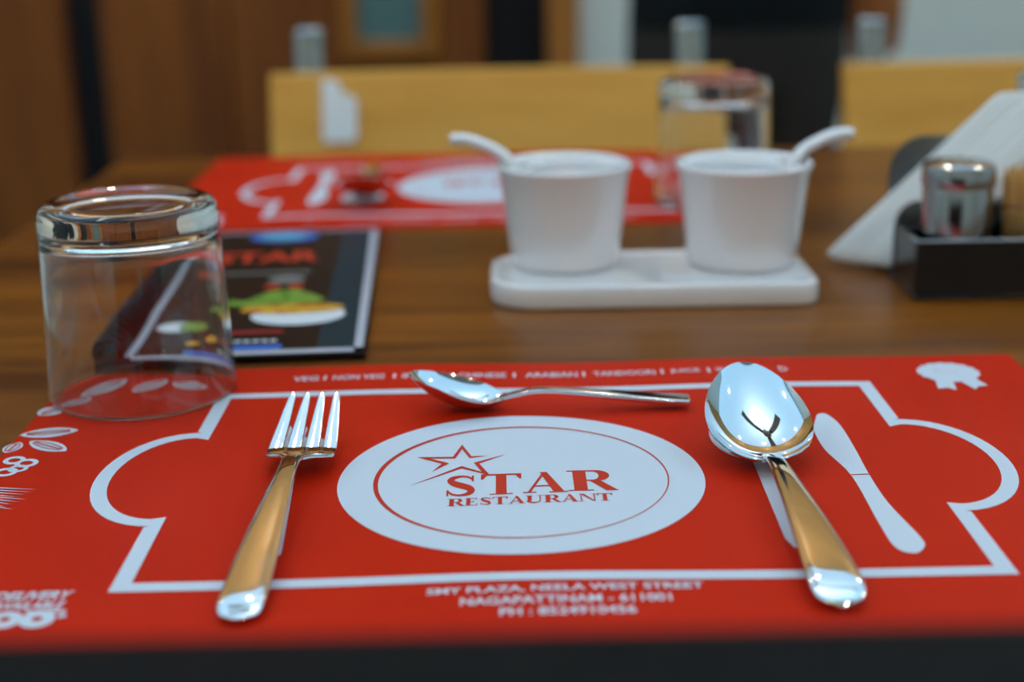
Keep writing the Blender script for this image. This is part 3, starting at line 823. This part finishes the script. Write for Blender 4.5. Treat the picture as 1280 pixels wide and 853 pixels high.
# toothpick cup
tc = empty('toothpick_cup', (.2678, .7430, T + .0027))
tag(tc, 'small clear cup of toothpicks beside the chrome shaker', 'cup')
lathe('body', [(0, .001), (.0135, .001), (.0145, .003), (.0160, .042), (.0164, .0435), (.0155, .0435), (.0150, .042), (.0137, .005), (0, .0035)], M_glass, tc, 40, True)
pk0 = None
for k in range(34):
    a = 2.399 * k; rr = .0108 * math.sqrt((k + .5) / 34)
    x, y = rr * math.cos(a), rr * math.sin(a)
    if pk0 is None:
        pk0 = tube('toothpick', [(0, 0, 0), (0, 0, .006), (0, 0, .052), (0, 0, .058)], [.0003, .00105, .00105, .0003], M_pick, None, 7); o = pk0
    else:
        o = pk0.copy(); C.objects.link(o)
    o.location = (.2678 + x * .9, .7430 + y * .9, T + .0067)
    o.rotation_euler = (-y * 4.2, x * 4.2, 0)
    tag(o, 'wooden toothpick standing in the small clear cup', 'toothpick', 'toothpicks in the cup')

# ------------------------------------------------------------------ person standing behind the chairs
def build_person():
    root = empty('person', (.383, 2.46, 0))
    V = []; F = []
    def add(vf):
        b = len(V); V.extend([tuple(q) for q in vf[0]]); F.extend([tuple(i + b for i in f) for f in vf[1]])
    def limb(pts, n=14):
        """pts: (x,y,z,rx,ry) rings around mostly vertical limbs"""
        S = cat(pts, 4); rr = []
        for i, (x, y, z, rx, ry) in enumerate(S):
            a = Vector(S[max(i - 1, 0)][:3]); b = Vector(S[min(i + 1, len(S) - 1)][:3]); t = (b - a).normalized()
            ex = Vector((1, 0, 0)); ex = (ex - t * ex.dot(t)).normalized(); ey = t.cross(ex)
            rr.append([Vector((x, y, z)) + ex * rx * math.cos(2 * math.pi * k / n) + ey * ry * math.sin(2 * math.pi * k / n) for k in range(n)])
        add(rings_loft(rr))
    # torso, neck
    limb([(0, 0, .60, .135, .075), (0, 0, .66, .172, .10), (0, 0, .78, .178, .118), (0, .0, .88, .176, .125), (0, 0, .98, .165, .118), (0, 0, 1.10, .150, .105), (0, 0, 1.25, .168, .118), (0, 0, 1.36, .178, .115), (0, 0, 1.43, .13, .085), (0, 0, 1.47, .06, .06), (0, .0, 1.54, .055, .058)], 22)
    # head
    limb([(0, .0, 1.50, .035, .04), (0, .008, 1.53, .055, .07), (0, .012, 1.58, .068, .088), (0, .008, 1.64, .074, .096), (0, 0, 1.70, .070, .092), (0, -.004, 1.74, .045, .06), (0, -.004, 1.752, .01, .015)], 20)
    # nose, ears (the person looks toward +y)
    limb([(0, .100, 1.655, .008, .010), (0, .112, 1.63, .012, .014), (0, .110, 1.615, .014, .012), (0, .100, 1.612, .006, .008)], 8)
    for s in (-1, 1):
        limb([(s * .076, -.006, 1.605, .006, .012), (s * .080, -.008, 1.63, .009, .018), (s * .078, -.010, 1.66, .006, .012)], 8)
        # leg and foot
        limb([(s * .085, 0, .88, .090, .10), (s * .090, 0, .76, .092, .098), (s * .096, .005, .62, .084, .088), (s * .098, .012, .48, .062, .068), (s * .10, .0, .34, .060, .066), (s * .102, -.008, .18, .052, .056), (s * .103, -.01, .06, .05, .055)], 16)
        limb([(s * .155, 0, 1.405, .062, .062), (s * .195, 0, 1.37, .060, .062), (s * .222, -.005, 1.25, .054, .058), (s * .236, -.010, 1.12, .048, .050), (s * .240, -.008, 1.06, .046, .047)], 14)
    # right-hand arm in the picture hangs down, a little away from the hip
    limb([(.240, -.008, 1.08, .046, .047), (.240, .0, 1.02, .046, .046), (.236, .012, .94, .045, .044), (.228, .024, .86, .040, .036), (.226, .030, .82, .046, .030), (.232, .036, .78, .052, .024), (.238, .040, .745, .050, .020), (.240, .042, .735, .040, .013)], 14)
    # fingers: four, of unequal length, slightly curled; thumb from the side of the palm
    for j, (dx, ln) in enumerate(((-.035, .068), (-.012, .078), (.011, .072), (.033, .056))):
        p = [(.238 + dx, .040, .755), (.240 + dx * 1.05, .042, .745 - ln * .35), (.240 + dx * 1.05, .048, .745 - ln * .7), (.240 + dx, .058, .745 - ln)]
        limb([(*q, .0100 - .0008 * i, .0100 - .0008 * i) for i, q in enumerate(p)], 8)
    limb([(.206, .046, .80, .014, .014), (.184, .060, .775, .0125, .0125), (.178, .070, .75, .011, .011), (.176, .074, .730, .0095, .0095)], 8)
    # left-hand arm bent at the elbow, forearm and hand held in front of the belly
    limb([(-.240, -.008, 1.08, .046, .047), (-.238, .01, 1.05, .046, .046), (-.215, .09, 1.045, .040, .042), (-.17, .17, 1.05, .032, .034), (-.145, .205, 1.052, .022, .036), (-.11, .225, 1.054, .018, .042), (-.08, .235, 1.055, .014, .040)], 14)
    for j, (dz, ln) in enumerate(((.032, .060), (.011, .070), (-.010, .065), (-.030, .050))):
        p = [(-.09, .232, 1.055 + dz), (-.08 + ln * .35, .238, 1.055 + dz), (-.08 + ln * .7, .232, 1.055 + dz), (-.08 + ln, .220, 1.055 + dz)]
        limb([(*q, .0095 - .0008 * i, .0095 - .0008 * i) for i, q in enumerate(p)], 8)
    limb([(-.135, .212, 1.09, .013, .013), (-.115, .222, 1.115, .012, .012), (-.095, .226, 1.130, .010, .010)], 8)
    me = bpy.data.meshes.new('body'); me.from_pydata(V, [], F)
    bm = bmesh.new(); bm.from_mesh(me); bmesh.ops.recalc_face_normals(bm, faces=bm.faces); bm.to_mesh(me); bm.free()
    o = bpy.data.objects.new('body', me); C.objects.link(o)
    rm = o.modifiers.new('r', 'REMESH'); rm.mode = 'VOXEL'; rm.voxel_size = .007
    sm = o.modifiers.new('s', 'SMOOTH'); sm.factor = .5; sm.iterations = 3
    dg = bpy.context.evaluated_depsgraph_get()
    me2 = bpy.data.meshes.new_from_object(o.evaluated_get(dg))
    bpy.data.objects.remove(o); bpy.data.meshes.remove(me)
    me2.materials.clear()
    for mt in (M_skin, M_shirt, M_trous): me2.materials.append(mt)
    for p in me2.polygons:
        c = p.center; ax = abs(c.x)
        if c.z > 1.475: mi = 0
        elif c.z > 1.11 and c.y < .15: mi = 1
        elif c.y > .14 and c.z > .9 and c.z < 1.2: mi = 0
        elif (ax > .1925 or (c.x > .160 and c.y > .050 and c.z < .82)) and c.z > (.60 if c.x > 0 else .9): mi = 0
        elif c.z > .745: mi = 1
        elif c.z > .06: mi = 2
        else: mi = 2
        p.material_index = mi
    me2.shade_smooth(); me2.name = 'body'
    bo = bpy.data.objects.new('body', me2); C.objects.link(bo); bo.parent = root
    # hair cap, eyes, shoes
    S = []
    for i, (z, rx, ry, dy) in enumerate(((1.60, .071, .06, -.045), (1.64, .079, .088, -.020), (1.69, .079, .100, -.006), (1.73, .062, .080, -.004), (1.757, .03, .04, -.004), (1.763, .004, .005, -.004))):
        S.append([(rx * math.cos(2 * math.pi * k / 24), dy + ry * math.sin(2 * math.pi * k / 24), z) for k in range(24)])
    v, f = rings_loft(S); mobj('hair', v, f, M_hair, root, 60)
    for s in (-1, 1):
        lathe('eye', [(0, .009), (.006, .007), (.009, 0), (.006, -.007), (0, -.009)], M_eye, root, 12, True, loc=(s * .028, .090, 1.645))
        S = []
        for (y, hw, hz, zc) in ((-.075, .025, .03, .035), (-.06, .038, .04, .042), (0, .042, .042, .044), (.06, .044, .034, .036), (.12, .046, .026, .028), (.165, .036, .02, .022), (.185, .012, .01, .014)):
            S.append([(s * .103 + hw * math.cos(2 * math.pi * k / 16), y, max(0.0, zc + hz * math.sin(2 * math.pi * k / 16))) for k in range(16)])
        v, f = rings_loft(S); mobj('shoe', v, f, M_shoe, root, 60)
    return root
pe = build_person()
tag(pe, 'person in black shirt and dark trousers standing behind the chairs', 'person')
